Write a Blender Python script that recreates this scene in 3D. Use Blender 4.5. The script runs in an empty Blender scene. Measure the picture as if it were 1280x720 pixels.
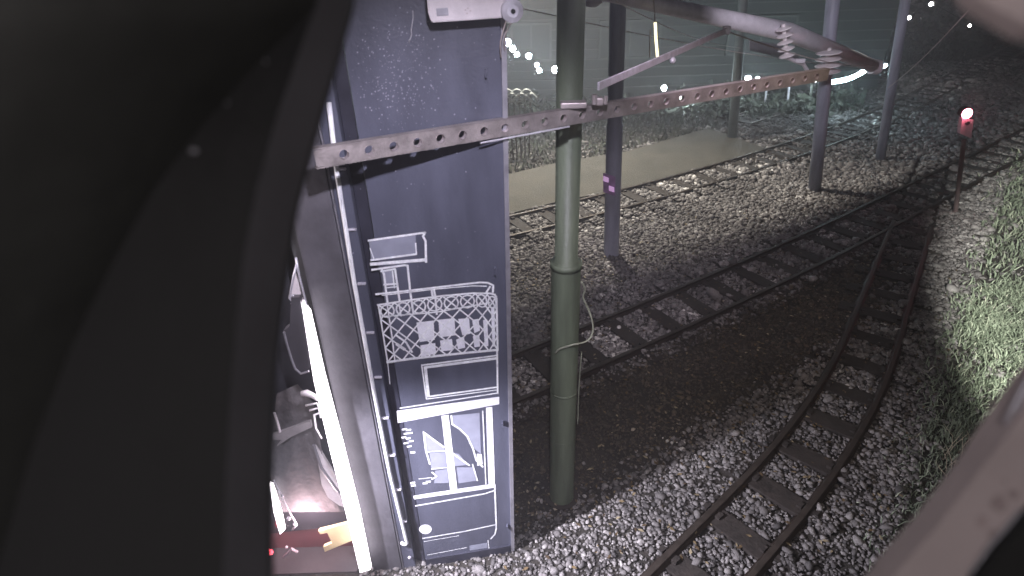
import bpy, bmesh, math, random
import numpy as np
from mathutils import Vector, Matrix
random.seed(7); rng = np.random.default_rng(7)
SC = bpy.context.scene; COL = SC.collection
R = math.radians
# ------------------------------------------------------------------ camera (pose worked out from the photo)
F, PITCH, ROLL, H = 750.0, 30.4, -1.8, 5.0
p_, r_ = R(PITCH), R(ROLL)
CF = Vector((0, math.cos(p_), -math.sin(p_))); _r = Vector((1, 0, 0)); _u = _r.cross(CF)
CR = math.cos(r_)*_r + math.sin(r_)*_u; CU = -math.sin(r_)*_r + math.cos(r_)*_u
CP = Vector((0, 0, H))
def ray(x, y): return CF*F + CR*(x-640) - CU*(y-360)
def G(x, y, z=0.0):                       # where the sight line meets the level z
    d = ray(x, y); return CP + d*((z-H)/d.z)
def at(x, y, Y):                          # where it meets the vertical plane at distance Y
    d = ray(x, y); return CP + d*(Y/d.y)
def near(x, y, dist):
    d = ray(x, y).normalized(); return CP + d*dist
cam = bpy.data.cameras.new('camera'); co = bpy.data.objects.new('camera', cam); COL.objects.link(co)
M = Matrix((CR, CU, -CF)).transposed().to_4x4(); M.translation = CP; co.matrix_world = M
cam.sensor_width = 36; cam.lens = 36*F/1280; cam.clip_start = 0.02; cam.clip_end = 600
cam.dof.use_dof = True; cam.dof.focus_distance = 7.0; cam.dof.aperture_fstop = 1.9
SC.camera = co
# ------------------------------------------------------------------ materials
def mat(name, col, rough=.6, metal=0.0, var=.25, scale=6, bump=0.0, bscale=40, col2=None, emit=None, estr=0, spec=.5, alpha=None, detail=6, stretch=None):
    m = bpy.data.materials.new(name); m.use_nodes = True; nt = m.node_tree; b = nt.nodes['Principled BSDF']
    b.inputs['Roughness'].default_value = rough; b.inputs['Metallic'].default_value = metal
    b.inputs['Specular IOR Level'].default_value = spec
    tc = nt.nodes.new('ShaderNodeTexCoord')
    if emit is not None:
        b.inputs['Base Color'].default_value = (*col, 1)
        b.inputs['Emission Color'].default_value = (*emit, 1); b.inputs['Emission Strength'].default_value = estr
        return m
    n = nt.nodes.new('ShaderNodeTexNoise'); n.inputs['Scale'].default_value = scale; n.inputs['Detail'].default_value = detail
    n.inputs['Roughness'].default_value = .62
    if stretch:
        mp = nt.nodes.new('ShaderNodeMapping'); mp.inputs['Scale'].default_value = stretch; nt.links.new(tc.outputs['Object'], mp.inputs['Vector']); nt.links.new(mp.outputs['Vector'], n.inputs['Vector'])
    else: nt.links.new(tc.outputs['Object'], n.inputs['Vector'])
    cr = nt.nodes.new('ShaderNodeValToRGB'); cr.color_ramp.elements[0].position = .3; cr.color_ramp.elements[1].position = .7
    c2 = col2 if col2 else tuple(min(1, c*(1+var)) for c in col)
    c1 = col if col2 else tuple(c*(1-var) for c in col)
    cr.color_ramp.elements[0].color = (*c1, 1); cr.color_ramp.elements[1].color = (*c2, 1)
    nt.links.new(n.outputs['Fac'], cr.inputs['Fac']); nt.links.new(cr.outputs['Color'], b.inputs['Base Color'])
    mr = nt.nodes.new('ShaderNodeMapRange'); mr.inputs['To Min'].default_value = max(.05, rough-.12); mr.inputs['To Max'].default_value = min(1, rough+.12)
    nt.links.new(n.outputs['Fac'], mr.inputs['Value']); nt.links.new(mr.outputs['Result'], b.inputs['Roughness'])
    if bump:
        n2 = nt.nodes.new('ShaderNodeTexNoise'); n2.inputs['Scale'].default_value = bscale; n2.inputs['Detail'].default_value = 4
        nt.links.new(tc.outputs['Object'], n2.inputs['Vector'])
        bp = nt.nodes.new('ShaderNodeBump'); bp.inputs['Strength'].default_value = bump; bp.inputs['Distance'].default_value = .02
        nt.links.new(n2.outputs['Fac'], bp.inputs['Height']); nt.links.new(bp.outputs['Normal'], b.inputs['Normal'])
    return m
def tonemat(name, stops, rough=.8, scale=60):
    m = bpy.data.materials.new(name); m.use_nodes = True; nt = m.node_tree; b = nt.nodes['Principled BSDF']
    b.inputs['Roughness'].default_value = rough
    a = nt.nodes.new('ShaderNodeAttribute'); a.attribute_name = 'tone'
    cr = nt.nodes.new('ShaderNodeValToRGB')
    while len(cr.color_ramp.elements) < len(stops): cr.color_ramp.elements.new(.5)
    for e, (p, c) in zip(cr.color_ramp.elements, stops): e.position = p; e.color = (*c, 1)
    nt.links.new(a.outputs['Fac'], cr.inputs['Fac'])
    tc = nt.nodes.new('ShaderNodeTexCoord'); n = nt.nodes.new('ShaderNodeTexNoise'); n.inputs['Scale'].default_value = scale
    nt.links.new(tc.outputs['Object'], n.inputs['Vector'])
    mx = nt.nodes.new('ShaderNodeMix'); mx.data_type = 'RGBA'; mx.blend_type = 'OVERLAY'; mx.inputs['Factor'].default_value = .5
    nt.links.new(cr.outputs['Color'], mx.inputs['A']); nt.links.new(n.outputs['Fac'], mx.inputs['B'])
    nt.links.new(mx.outputs['Result'], b.inputs['Base Color'])
    return m
MT = dict(
 navy=mat('navy_paint', (.084,.088,.122), .42, .0, .24, 3.2, .12, 55, stretch=(1.4,1,.35), detail=10),
 navy_d=mat('dark_navy', (.03,.03,.045), .5, 0, .3, 5),
 line=mat('white_line_paint', (.80,.81,.86), .5, 0, .22, 24, 0),
 fill=mat('grey_line_fill', (.27,.28,.35), .6, 0, .1, 12),
 pale=mat('pale_fill', (.78,.78,.84), .6, 0, .12, 14),
 jamb=mat('grey_steel', (.10,.095,.11), .55, .2, .3, 4, .15, 30),
 jamb_l=mat('light_edge_metal', (.35,.34,.38), .4, .5, .2, 10),
 white=mat('white_plastic', (.72,.66,.68), .45, 0, .12, 10, .05, 60),
 whitemetal=mat('pale_galvanised', (.62,.60,.66), .4, .3, .2, 14, .1, 60),
 beam=mat('mauve_brown_steel', (.27,.238,.232), .55, .3, .38, 8, .25, 60, detail=10),
 beam_in=mat('hole_rim_metal', (.55,.48,.48), .45, .5, .2, 10),
 green=mat('green_pole_paint', (.13,.158,.11), .5, .0, .38, 7, .15, 40, stretch=(1,1,.12), detail=9),
 blue=mat('blue_grey_pole_paint', (.27,.28,.35), .5, .0, .3, 6, .1, 40, stretch=(1,1,.15)),
 palepole=mat('pale_pole_paint', (.16,.18,.175), .5, .0, .2, 4, .1, 40),
 lilac=mat('lilac_galvanised', (.66,.62,.68), .4, .2, .15, 6, .1, 30),
 rail=mat('rusty_rail_steel', (.045,.032,.026), .5, .5, .35, 14, .2, 60),
 railtop=mat('worn_rail_head', (.06,.048,.04), .55, .5, .3, 9),
 sleeper=mat('dark_timber', (.028,.022,.019), .85, 0, .4, 9, .5, 30),
 concrete=mat('worn_path', (.040,.038,.030), .9, 0, .25, 1.6, .8, 26, col2=(.075,.068,.056), detail=12),
 soil=mat('ballast_soil', (.028,.024,.02), .95, 0, .5, 3, .9, 34, detail=10),
 verge=mat('dark_verge', (.02,.026,.016), .95, 0, .5, 1.5, .8, 20, detail=9),
 cable=mat('pale_cable', (.30,.32,.25), .6),
 black=mat('black_cover', (.036,.036,.034), .75, 0, .35, 2.5, .2, 12),
 cover2=mat('charcoal_cover', (.014,.0135,.0145), .8, 0, .3, 3, .2, 14),
 flange=mat('grey_flange', (.075,.07,.08), .7, 0, .2, 4, .1, 20),
 board=mat('weathered_board', (.50,.42,.42), .85, 0, .12, 5, .2, 30),
 stain=mat('dark_stain', (.36,.29,.29), .9, 0, .3, 12),
 cladding=mat('green_grey_cladding', (.034,.038,.033), .8, 0, .25, 1.2, .2, 20),
 darkwin=mat('dark_glass', (.03,.034,.03), .6, 0, .1, 2),
 frame=mat('window_frame_paint', (.075,.082,.07), .6, 0, .2, 5),
 trambody=mat('tram_dark_paint', (.10,.09,.10), .3, 0, .2, 3),
 cream=mat('tram_cream_paint', (.62,.58,.55), .4, 0, .1, 4),
 glass=mat('tram_windscreen', (.045,.045,.055), .12, 0, .2, 3),
 reflection=mat('grey_reflection', (.10,.092,.098), .9, 0, .3, 14, .5, 26),
 mirrorm=mat('mirror_shell', (.08,.075,.085), .35, 0, .2, 6),
 yellow=mat('cream_yellow_plate', (.75,.62,.36), .5, 0, .08, 8),
 floor=mat('shed_floor', (.10,.085,.09), .8, 0, .25, 2, .2, 20),
 shed=mat('shed_cladding', (.045,.045,.05), .75, 0, .25, 2, .2, 20),
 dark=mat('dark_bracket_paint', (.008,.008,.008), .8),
 bark=mat('bark', (.05,.04,.03), .9, 0, .4, 9, .6, 30),
 bulb=mat('cool_bulb', (.9,.95,1), emit=(.80,.93,1.0), estr=230),
 tubel=mat('cool_tube', (.9,.95,1), emit=(.62,.90,1.0), estr=60),
 strip=mat('blown_out_glow', (1,.97,1), emit=(1.0,.93,1.0), estr=5),  # emission paints blown-out light onto pillar and edge; neither is a lamp
 wireglow=mat('lit_wire_glow', (1,.95,.8), emit=(1.0,.88,.55), estr=2.2),
 warmbulb=mat('warm_bulb', (1,.95,.9), emit=(1.0,.90,.85), estr=120),
 red=mat('red_signal_lens', (1,.3,.4), emit=(1.0,.20,.28), estr=42),
 redtail=mat('red_tail_lens', (.8,.05,.06), emit=(1.0,.10,.14), estr=12),
 sigbox=mat('signal_plate', (.42,.33,.37), .6, 0, .2, 9),
 reflect=mat('reflector_glow', (.8,.55,.85), emit=(.62,.36,.66), estr=.55),  # emission stands in for light thrown back by the reflector
 reflect_d=mat('reflector_mauve', (.3,.18,.34), .5),
)
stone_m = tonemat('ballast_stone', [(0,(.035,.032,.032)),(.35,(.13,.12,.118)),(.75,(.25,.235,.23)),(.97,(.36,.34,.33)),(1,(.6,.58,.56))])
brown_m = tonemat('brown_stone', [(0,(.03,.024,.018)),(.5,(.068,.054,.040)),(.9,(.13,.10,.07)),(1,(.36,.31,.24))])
leaf_m = tonemat('fallen_leaf', [(0,(.05,.03,.015)),(.6,(.16,.11,.05)),(1,(.35,.30,.2))])
grass_m = tonemat('grass_blade', [(0,(.08,.10,.065)),(.6,(.19,.23,.16)),(.92,(.32,.35,.26)),(1,(.5,.46,.38))], .7)
# ------------------------------------------------------------------ helpers
def link(name, bm, m, parent=None, smooth=False, **kw):
    me = bpy.data.meshes.new(name); bm.to_mesh(me); bm.free()
    me.materials.append(m) if not isinstance(m, (list, tuple)) else [me.materials.append(k) for k in m]
    if smooth:
        for f in me.polygons: f.use_smooth = True
    o = bpy.data.objects.new(name, me); COL.objects.link(o)
    if parent: o.parent = parent; o.matrix_parent_inverse = Matrix.Translation(-parent.location) if parent.type == 'EMPTY' else Matrix()
    tag(o, **kw); return o
def tag(o, label=None, cat=None, group=None, kind=None):
    if label: o['label'] = label
    if cat: o['category'] = cat
    if group: o['group'] = group
    if kind: o['kind'] = kind
def thing(name, loc, label, cat, group=None):
    o = bpy.data.objects.new(name, None); COL.objects.link(o); o.location = loc; o.empty_display_size = .1
    tag(o, label, cat, group); return o
def box(bm, c, s, rot=None, bev=0):
    r = bmesh.ops.create_cube(bm, size=1); v = r['verts']
    bmesh.ops.scale(bm, vec=s, verts=v)
    if bev:
        e = list({e for x in v for e in x.link_edges}); q = bmesh.ops.bevel(bm, geom=e, offset=bev, segments=2, affect='EDGES', profile=.6); v = list({x for f in q['faces'] for x in f.verts} | {x for x in v if x.is_valid})
    if rot is not None: bmesh.ops.rotate(bm, cent=(0,0,0), matrix=rot, verts=v)
    bmesh.ops.translate(bm, vec=c, verts=v)
def frame_axes(a, b, up=Vector((0,0,1))):
    d = (b-a).normalized()
    s = d.cross(up)
    if s.length < 1e-3: s = d.cross(Vector((0,1,0)))
    s.normalize(); t = s.cross(d).normalized(); return d, s, t
def bar(bm, a, b, w, h, bev=0):
    a, b = Vector(a), Vector(b); d, s, t = frame_axes(a, b)
    rot = Matrix((d, s, t)).transposed()
    box(bm, (a+b)/2, ((b-a).length, w, h), rot, bev)
def tube(bm, pts, rad, n=10, cap=True):
    pts = [Vector(p) for p in pts]; rr = rad if isinstance(rad, (list, tuple)) else [rad]*len(pts)
    rings = []; prev = None
    for i, p in enumerate(pts):
        d = ((pts[min(i+1, len(pts)-1)] - pts[max(i-1, 0)])).normalized()
        if prev is None:
            s = d.cross(Vector((0,0,1)));  s = s if s.length > 1e-3 else d.cross(Vector((0,1,0)))
        else: s = prev - d*prev.dot(d)
        s.normalize(); prev = s; t = d.cross(s)
        rings.append([bm.verts.new(p + rr[i]*(math.cos(2*math.pi*k/n)*s + math.sin(2*math.pi*k/n)*t)) for k in range(n)])
    for a, b in zip(rings, rings[1:]):
        for k in range(n): bm.faces.new((a[k], a[(k+1) % n], b[(k+1) % n], b[k]))
    if cap:
        bm.faces.new(rings[0][::-1]); bm.faces.new(rings[-1])
def sheet(bm, pts, th, dirv):
    """outline with thickness"""
    dirv = Vector(dirv).normalized()*th
    a = [bm.verts.new(p) for p in pts]; b = [bm.verts.new(Vector(p)+dirv) for p in pts]
    bm.faces.new(a); bm.faces.new(b[::-1])
    for i in range(len(a)):
        j = (i+1) % len(a); bm.faces.new((a[i], b[i], b[j], a[j]))
    bmesh.ops.recalc_face_normals(bm, faces=bm.faces[:])
def ico(bm, c, r, sub=2, sc=(1,1,1)):
    q = bmesh.ops.create_icosphere(bm, subdivisions=sub, radius=r)['verts']
    bmesh.ops.scale(bm, vec=sc, verts=q); bmesh.ops.translate(bm, vec=c, verts=q)
def BM(): return bmesh.new()
def npmesh(name, V, Fc, tone, m, **kw):
    me = bpy.data.meshes.new(name); k = Fc.shape[1]
    me.vertices.add(len(V)); me.vertices.foreach_set('co', V.astype(np.float32).ravel())
    me.loops.add(Fc.size); me.loops.foreach_set('vertex_index', Fc.astype(np.int32).ravel())
    me.polygons.add(len(Fc)); me.polygons.foreach_set('loop_start', (np.arange(len(Fc))*k).astype(np.int32))
    me.update(calc_edges=True); me.validate()
    a = me.attributes.new('tone', 'FLOAT', 'POINT'); a.data.foreach_set('value', tone.astype(np.float32))
    me.materials.append(m); o = bpy.data.objects.new(name, me); COL.objects.link(o); tag(o, **kw); return o
# ------------------------------------------------------------------ layout lines on the ground (x, y)
def g2(x, y): q = G(x, y); return np.array([q.x, q.y])
def resample(pts, step, ext0=0, ext1=0):
    pts = [np.array(p, float) for p in pts]
    # quadratic fit of y on x rotated frame keeps the curve smooth
    a, b = pts[0], pts[-1]; e = (b-a)/np.linalg.norm(b-a); n = np.array([-e[1], e[0]])
    t = np.array([(p-a) @ e for p in pts]); s = np.array([(p-a) @ n for p in pts])
    c = np.polyfit(t, s, 2 if len(pts) > 2 else 1)
    T = np.arange(-ext0, t[-1]+ext1+1e-6, step)
    # beyond the measured span go on straight
    def S(x):
        x0 = np.clip(x, 0, t[-1]); d = np.polyval(np.polyder(c), x0); return np.polyval(c, x0) + d*(x-x0)
    return np.array([a + e*x + n*S(x) for x in T])
def centre_from(l, r): return [(g2(*a)+g2(*b))/2 for a, b in zip(l, r)]
trackA = resample([g2(640,286), g2(776,252), g2(879,226), g2(1000,187), g2(1085,153), g2(1145,128)], .1, 7, 14)
trackB = resample([g2(642,478), g2(745,432), g2(860,387), g2(990,326), g2(1095,275)], .1, 6, 12)
trackC = resample([g2(946,648), g2(995,585), g2(1041,529), g2(1068,476), g2(1088,430)], .1, 4, 9)
trackD = resample([g2(930,152), g2(965,141), g2(1010,126)], .1, .3, 6)
def offs(line, d):
    t = np.gradient(line, axis=0); t /= np.linalg.norm(t, axis=1)[:, None]
    return line + d*np.stack([-t[:, 1], t[:, 0]], 1)
SLEEP = []
def track(line, gauge, label, group='narrow gauge tracks', spacing=.72, sl=.62, sw=.24, rh=.095, clip=None):
    mid = line[len(line)//2]
    t = thing('railway_track', (mid[0], mid[1], 0), label, 'railway track', group)
    for s in (-1, 1):
        L = offs(line, s*gauge/2); bm = BM()
        prof = [(-.055,.03),(.055,.03),(.055,.042),(.012,.05),(.012,rh-.02),(.03,rh-.015),(.03,rh-.004),(.024,rh),(-.024,rh),(-.03,rh-.004),(-.03,rh-.015),(-.012,rh-.02),(-.012,.05),(-.055,.042)]
        LL = L[::3]; tg = np.gradient(LL, axis=0); tg /= np.linalg.norm(tg, axis=1)[:, None]; nn = np.stack([-tg[:,1], tg[:,0]], 1)
        rings = [[bm.verts.new((q[0]+n[0]*u, q[1]+n[1]*u, z)) for u, z in prof] for q, n in zip(LL, nn)]
        for a, b in zip(rings, rings[1:]):
            for k in range(len(prof)):
                f = bm.faces.new((a[k], a[(k+1) % len(prof)], b[(k+1) % len(prof)], b[k]))
                if k == 7: f.material_index = 1
        bmesh.ops.recalc_face_normals(bm, faces=bm.faces[:])
        link('rail', bm, [MT['rail'], MT['railtop']], t)
    acc = 0; tg = np.gradient(line, axis=0)
    step = int(round(spacing/.1)); n = 0
    for i in range(2, len(line)-2, step):
        q = line[i]; P = project(q[0], q[1], 0)
        if P is None or not (-60 < P[0] < 1340 and -40 < P[1] < 790): continue
        n += 1
        if n > 95: break
        d = tg[i]/np.linalg.norm(tg[i]); ang = math.atan2(d[1], d[0]) + random.uniform(-.04, .04)
        bm = BM(); box(bm, (0,0,0), (sw, gauge+sl, .09), Matrix.Rotation(ang, 3, 'Z'), .008)
        bmesh.ops.translate(bm, vec=(q[0], q[1], .0+random.uniform(-.006,.006)), verts=bm.verts[:])
        for s_ in (-1, 1):
            for o_ in (-1, 1):
                c2 = (q[0]-math.sin(ang)*(s_*gauge/2+o_*.075), q[1]+math.cos(ang)*(s_*gauge/2+o_*.075), .058)
                r2 = bmesh.ops.create_cube(bm, size=1)['verts']; bmesh.ops.scale(bm, vec=(.07,.05,.035), verts=r2); bmesh.ops.rotate(bm, cent=(0,0,0), matrix=Matrix.Rotation(ang, 3, 'Z'), verts=r2); bmesh.ops.translate(bm, vec=c2, verts=r2)
        link('sleeper', bm, MT['sleeper'], t); SLEEP.append((q[0], q[1], ang, sw, gauge, sl))
    return t
def project(x, y, z):
    v = Vector((x, y, z)) - CP; w = v.dot(CF)
    if w < .1: return None
    return 640+F*v.dot(CR)/w, 360-F*v.dot(CU)/w
# ------------------------------------------------------------------ ground
bm = BM(); bmesh.ops.create_grid(bm, x_segments=2, y_segments=2, size=150)
link('ground', bm, MT['soil'], kind='structure')
path_pts = [G(x, y) for x, y in [(560,236),(632,222),(695,207),(785,192),(885,163),(958,189),(940,196),(870,214),(776,240),(700,255),(640,270),(560,288)]]
bm = BM(); f = bm.faces.new([bm.verts.new((q.x, q.y, .0)) for q in path_pts]); q = bmesh.ops.extrude_face_region(bm, geom=[f]); bmesh.ops.translate(bm, vec=(0,0,.07), verts=[v for v in q['geom'] if isinstance(v, bmesh.types.BMVert)])
bmesh.ops.recalc_face_normals(bm, faces=bm.faces[:])
link('path', bm, MT['concrete'], kind='structure')
track(trackA, .84, 'farthest full track beside the beige path, pale ballast heaped between its sleepers')
track(trackB, .84, 'middle track running behind the green pole with dark rails and leaf litter')
track(trackC[:-45], .62, 'nearest track curving past the grass bank at bottom right', sl=.5)
track(trackD, .84, 'small siding track joining behind the pale pole by the far fence')
# ------------------------------------------------------------------ stones
def dist_line(P, L):
    L = L[::3]; A = L[:-1]; B = L[1:]; d = B-A; out = np.full(len(P), 1e9)
    for a, dd in zip(A, d):
        t = np.clip(((P-a) @ dd)/(dd @ dd), 0, 1); out = np.minimum(out, np.linalg.norm(P-a-t[:, None]*dd, axis=1))
    return out
def side(P, a, b): return (b[0]-a[0])*(P[:,1]-a[1]) - (b[1]-a[1])*(P[:,0]-a[0])
def inpoly(P, poly):
    c = np.zeros(len(P), bool); n = len(poly)
    for i in range(n):
        a, b = poly[i], poly[(i+1) % n]
        m = ((a[1] > P[:,1]) != (b[1] > P[:,1])) & (P[:,0] < (b[0]-a[0])*(P[:,1]-a[1])/(b[1]-a[1]+1e-12)+a[0]); c ^= m
    return c
def visible(P, m=30):
    v = np.c_[P, np.zeros(len(P))] - np.array(CP); w = v @ np.array(CF)
    X = 640+F*(v @ np.array(CR))/w; Y = 360-F*(v @ np.array(CU))/w
    return (w > .2) & (X > 480-m) & (X < 1280+m*3) & (Y > -m) & (Y < 720+m*3)
grass_line = [(3.2,2.2)] + [tuple(g2(x, y)) for x, y in [(1105,720),(1138,620),(1172,500),(1205,390),(1240,290),(1262,215)]] + [(30,30)]
grass_poly = grass_line + [(60,30),(60,-5),(3.2,-5)]
path_poly = [(q.x, q.y) for q in path_pts]
brown_poly = [tuple(g2(x, y)) for x, y in [(560,560),(700,490),(800,450),(900,404),(1020,345),(1100,300),(1130,330),(1100,400),(1040,440),(940,500),(850,560),(780,602),(640,668),(560,700)]]  # near edge follows the light's edge; brown stones also carry that shade
far_line = [tuple(g2(x, y)) for x, y in [(560,240),(700,208),(885,163),(960,150),(1150,105)]]
IV, IF = None, None
def stones(name, P, size, m, tone, **kw):
    t = BM(); bmesh.ops.create_icosphere(t, subdivisions=1, radius=1); iv = np.array([v.co[:] for v in t.verts]); t.faces.ensure_lookup_table(); fc = np.array([[v.index for v in f.verts] for f in t.faces]); t.free()
    n = len(P); N = len(iv)
    V = np.repeat(iv[None], n, 0) * (1 + rng.uniform(-.28, .28, (n, N, 1)))
    V *= np.stack([rng.uniform(.75,1.3,n), rng.uniform(.6,1.05,n), rng.uniform(.45,.8,n)], 1)[:, None]
    a, b = rng.uniform(0, 6.28, n), rng.normal(0, .5, n)
    ca, sa, cb, sb = np.cos(a), np.sin(a), np.cos(b), np.sin(b)
    x, y, z = V[...,0].copy(), V[...,1].copy(), V[...,2].copy()
    y, z = cb[:,None]*y-sb[:,None]*z, sb[:,None]*y+cb[:,None]*z
    x, y = ca[:,None]*x-sa[:,None]*y, sa[:,None]*x+ca[:,None]*y
    V = np.stack([x, y, z], -1)*size[:, None, None]
    V += P[:, None, :]
    Fc = (fc[None]+(np.arange(n)*N)[:, None, None]).reshape(-1, 3)
    return npmesh(name, V.reshape(-1, 3), Fc, np.repeat(tone, N), m, **kw)
def cand(x0, x1, y0, y1, dens):
    n = int((x1-x0)*(y1-y0)*dens); return np.c_[rng.uniform(x0, x1, n), rng.uniform(y0, y1, n)]
C0 = np.vstack([cand(-1.6, 9, 2.3, 8, 1350), cand(-1, 14, 8, 14, 800), cand(-1, 24, 14, 26, 190)])
C0 = C0[visible(C0)]
ENDS = np.zeros(len(C0), bool)
def onsleeper(P):
    m = np.zeros(len(P), bool)
    for x, y, a, w, g, sl in SLEEP:
        d = P-np.array([x, y]); k = np.abs(d).max(1) < 1
        u = np.abs(d[:,0]*math.cos(a)+d[:,1]*math.sin(a)); v = np.abs(-d[:,0]*math.sin(a)+d[:,1]*math.cos(a))
        ENDS[k & (u < w/2+.03) & (v >= g/2+.06) & (v < (g+sl)/2+.05)] = True
        m |= k & (u < w/2+(.045 if y > 9 else .015)) & (v < g/2+.06)
    return m
dA, dB, dC, dD = (dist_line(C0, L) for L in (trackA, trackB, trackC, trackD))
dr = np.min([np.abs(dA-.42), np.abs(dB-.42), np.abs(dC-.31), np.abs(dD-.42)], 0)
ok = (dr > .045) & ~(onsleeper(C0) & (rng.random(len(C0)) > .05)) & ~inpoly(C0, path_poly)
ok &= ~(inpoly(C0, grass_poly) & (rng.random(len(C0)) > .12))
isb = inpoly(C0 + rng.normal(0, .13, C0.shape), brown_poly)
isfar = C0[:,1] > np.interp(C0[:,0], [q[0] for q in far_line], [q[1] for q in far_line])
ok &= ~(isfar & (rng.random(len(C0)) > .3))
dist = np.linalg.norm(C0, axis=1)
sz = np.interp(dist, [3, 8, 14, 25], [.015, .0205, .029, .05])*rng.lognormal(0, .38, len(C0))
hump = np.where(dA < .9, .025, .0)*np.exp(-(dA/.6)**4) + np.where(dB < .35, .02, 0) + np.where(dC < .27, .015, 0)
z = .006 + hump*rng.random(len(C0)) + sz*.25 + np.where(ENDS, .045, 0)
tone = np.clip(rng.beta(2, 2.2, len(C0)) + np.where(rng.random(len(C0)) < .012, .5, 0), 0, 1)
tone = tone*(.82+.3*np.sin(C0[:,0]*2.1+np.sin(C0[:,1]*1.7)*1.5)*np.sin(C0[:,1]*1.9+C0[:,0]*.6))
tone = np.clip(tone*np.where((dA < 1.0), 1.25, 1.0)*np.where(dB < .42, 1.25, 1), 0, 1)  # stones between the middle rails toned up in place of lamplight
k = ok & ~isb
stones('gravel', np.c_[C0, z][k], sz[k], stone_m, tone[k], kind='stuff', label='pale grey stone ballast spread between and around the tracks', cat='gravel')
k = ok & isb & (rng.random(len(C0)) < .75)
stones('brown_gravel', np.c_[C0, z*.6][k], sz[k]*.75, brown_m, tone[k], kind='stuff', label='dark brown fine gravel between the middle and nearest tracks, its brown also carrying shade', cat='gravel')
# fallen leaves
nl = 2600; Lp = np.vstack([cand(-.2, 7, 3.4, 9.5, 34), cand(2, 10, 2.5, 12, 5)]); Lp = Lp[visible(Lp) & ~inpoly(Lp, grass_poly)]
n = len(Lp); base = np.array([[-1,0,0],[-.2,.45,.12],[1,0,.05],[-.2,-.45,.1]])
V = np.repeat(base[None], n, 0)*rng.uniform(.012,.036,n)[:,None,None]; a = rng.uniform(0,6.28,n)
x = V[...,0]*np.cos(a)[:,None]-V[...,1]*np.sin(a)[:,None]; y = V[...,0]*np.sin(a)[:,None]+V[...,1]*np.cos(a)[:,None]
V = np.stack([x+Lp[:,:1], y+Lp[:,1:], V[...,2]*rng.uniform(.3,2.2,n)[:,None]+rng.uniform(.035,.05,n)[:,None]], -1)
npmesh('fallen_leaves', V.reshape(-1,3), np.arange(n*4).reshape(-1,4), np.repeat(rng.random(n), 4), leaf_m, kind='stuff', label='small pale fallen leaves scattered over the gravel', cat='leaves')
# grass
def blades(name, P, h, w, m=None, **kw):
    n = len(P); a = rng.uniform(0, 6.28, n); lean = rng.normal(0, .55, (n, 2))*h[:,None]
    dx, dy = np.cos(a)*w, np.sin(a)*w; z0 = np.zeros(n)
    v0 = np.stack([P[:,0]-dx, P[:,1]-dy, z0], 1); v1 = np.stack([P[:,0]+dx, P[:,1]+dy, z0], 1)
    m0 = np.stack([P[:,0]+lean[:,0]*.35-dx*.8, P[:,1]+lean[:,1]*.35-dy*.8, h*.6], 1); m1 = m0 + np.stack([dx*1.6, dy*1.6, z0], 1)
    tp = np.stack([P[:,0]+lean[:,0], P[:,1]+lean[:,1], h*rng.uniform(.7,1,n)], 1)
    V = np.stack([v0, v1, m1, m0, tp], 1).reshape(-1, 3); o = (np.arange(n)*5)[:, None]
    Fq = np.vstack([o+np.array([[0,1,2]]), o+np.array([[0,2,3]]), o+np.array([[3,2,4]])])
    return npmesh(name, V, Fq, np.repeat(np.clip(rng.beta(2,2,n),0,1), 5), m or grass_m, **kw)
Gp = np.vstack([cand(3, 9, 2, 8, 2200), cand(5, 18, 6, 18, 420), cand(12, 30, 14, 34, 60)]); Gp = Gp[visible(Gp, 60)]
Gj = Gp + rng.normal(0, .16, Gp.shape); keep = inpoly(Gj, grass_poly)
clump = np.sin(Gp[:,0]*3.1+np.sin(Gp[:,1]*2.3)*2)*np.cos(Gp[:,1]*2.7+1.3*np.sin(Gp[:,0]*1.9)); keep &= rng.random(len(Gp)) < .62+.38*clump
Gp = Gp[keep]; dd = np.linalg.norm(Gp, axis=1)
blades('grass', Gp, rng.uniform(.04,.13,len(Gp))*np.interp(dd,[3,15],[.9,1.6]), np.interp(dd,[3,8,20],[.004,.008,.02]), kind='stuff', label='rough pale green grass covering the bank at the right', cat='grass')
Vp = np.vstack([cand(-2, 12, 14, 22, 120), cand(8, 26, 14, 30, 50)]); far = Vp[:,1] > np.interp(Vp[:,0], [q[0] for q in far_line], [q[1] for q in far_line]); Vp = Vp[far & visible(Vp) & (dist_line(Vp, trackD) > .7) & (dist_line(Vp, trackA) > .9)]
blades('verge_grass', Vp, rng.uniform(.06,.2,len(Vp)), np.full(len(Vp), .02), m=tonemat('verge_blade', [(0,(.015,.02,.012)),(.8,(.045,.055,.035)),(1,(.12,.13,.10))]), kind='stuff', label='dark low grass beyond the beige path', cat='grass')
# dry weed stalks at the edge of the bank
t = thing('dry_weed', G(1195, 600), 'tuft of pale dry weed stalks on the grass beside the brown board', 'weed')
bm = BM()
for k_ in range(26):
    b0 = G(1200+random.uniform(-22,22), 585+random.uniform(-30,30)); a = random.uniform(0, 6.28); h = random.uniform(.12,.34)
    tube(bm, [b0, b0+Vector((math.cos(a)*.05, math.sin(a)*.05, h*.6)), b0+Vector((math.cos(a)*.17, math.sin(a)*.17, h))], [.004,.003,.0015], 5)
link('stalk', bm, mat('dry_stalk', (.42,.36,.27), .8), t)

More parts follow.
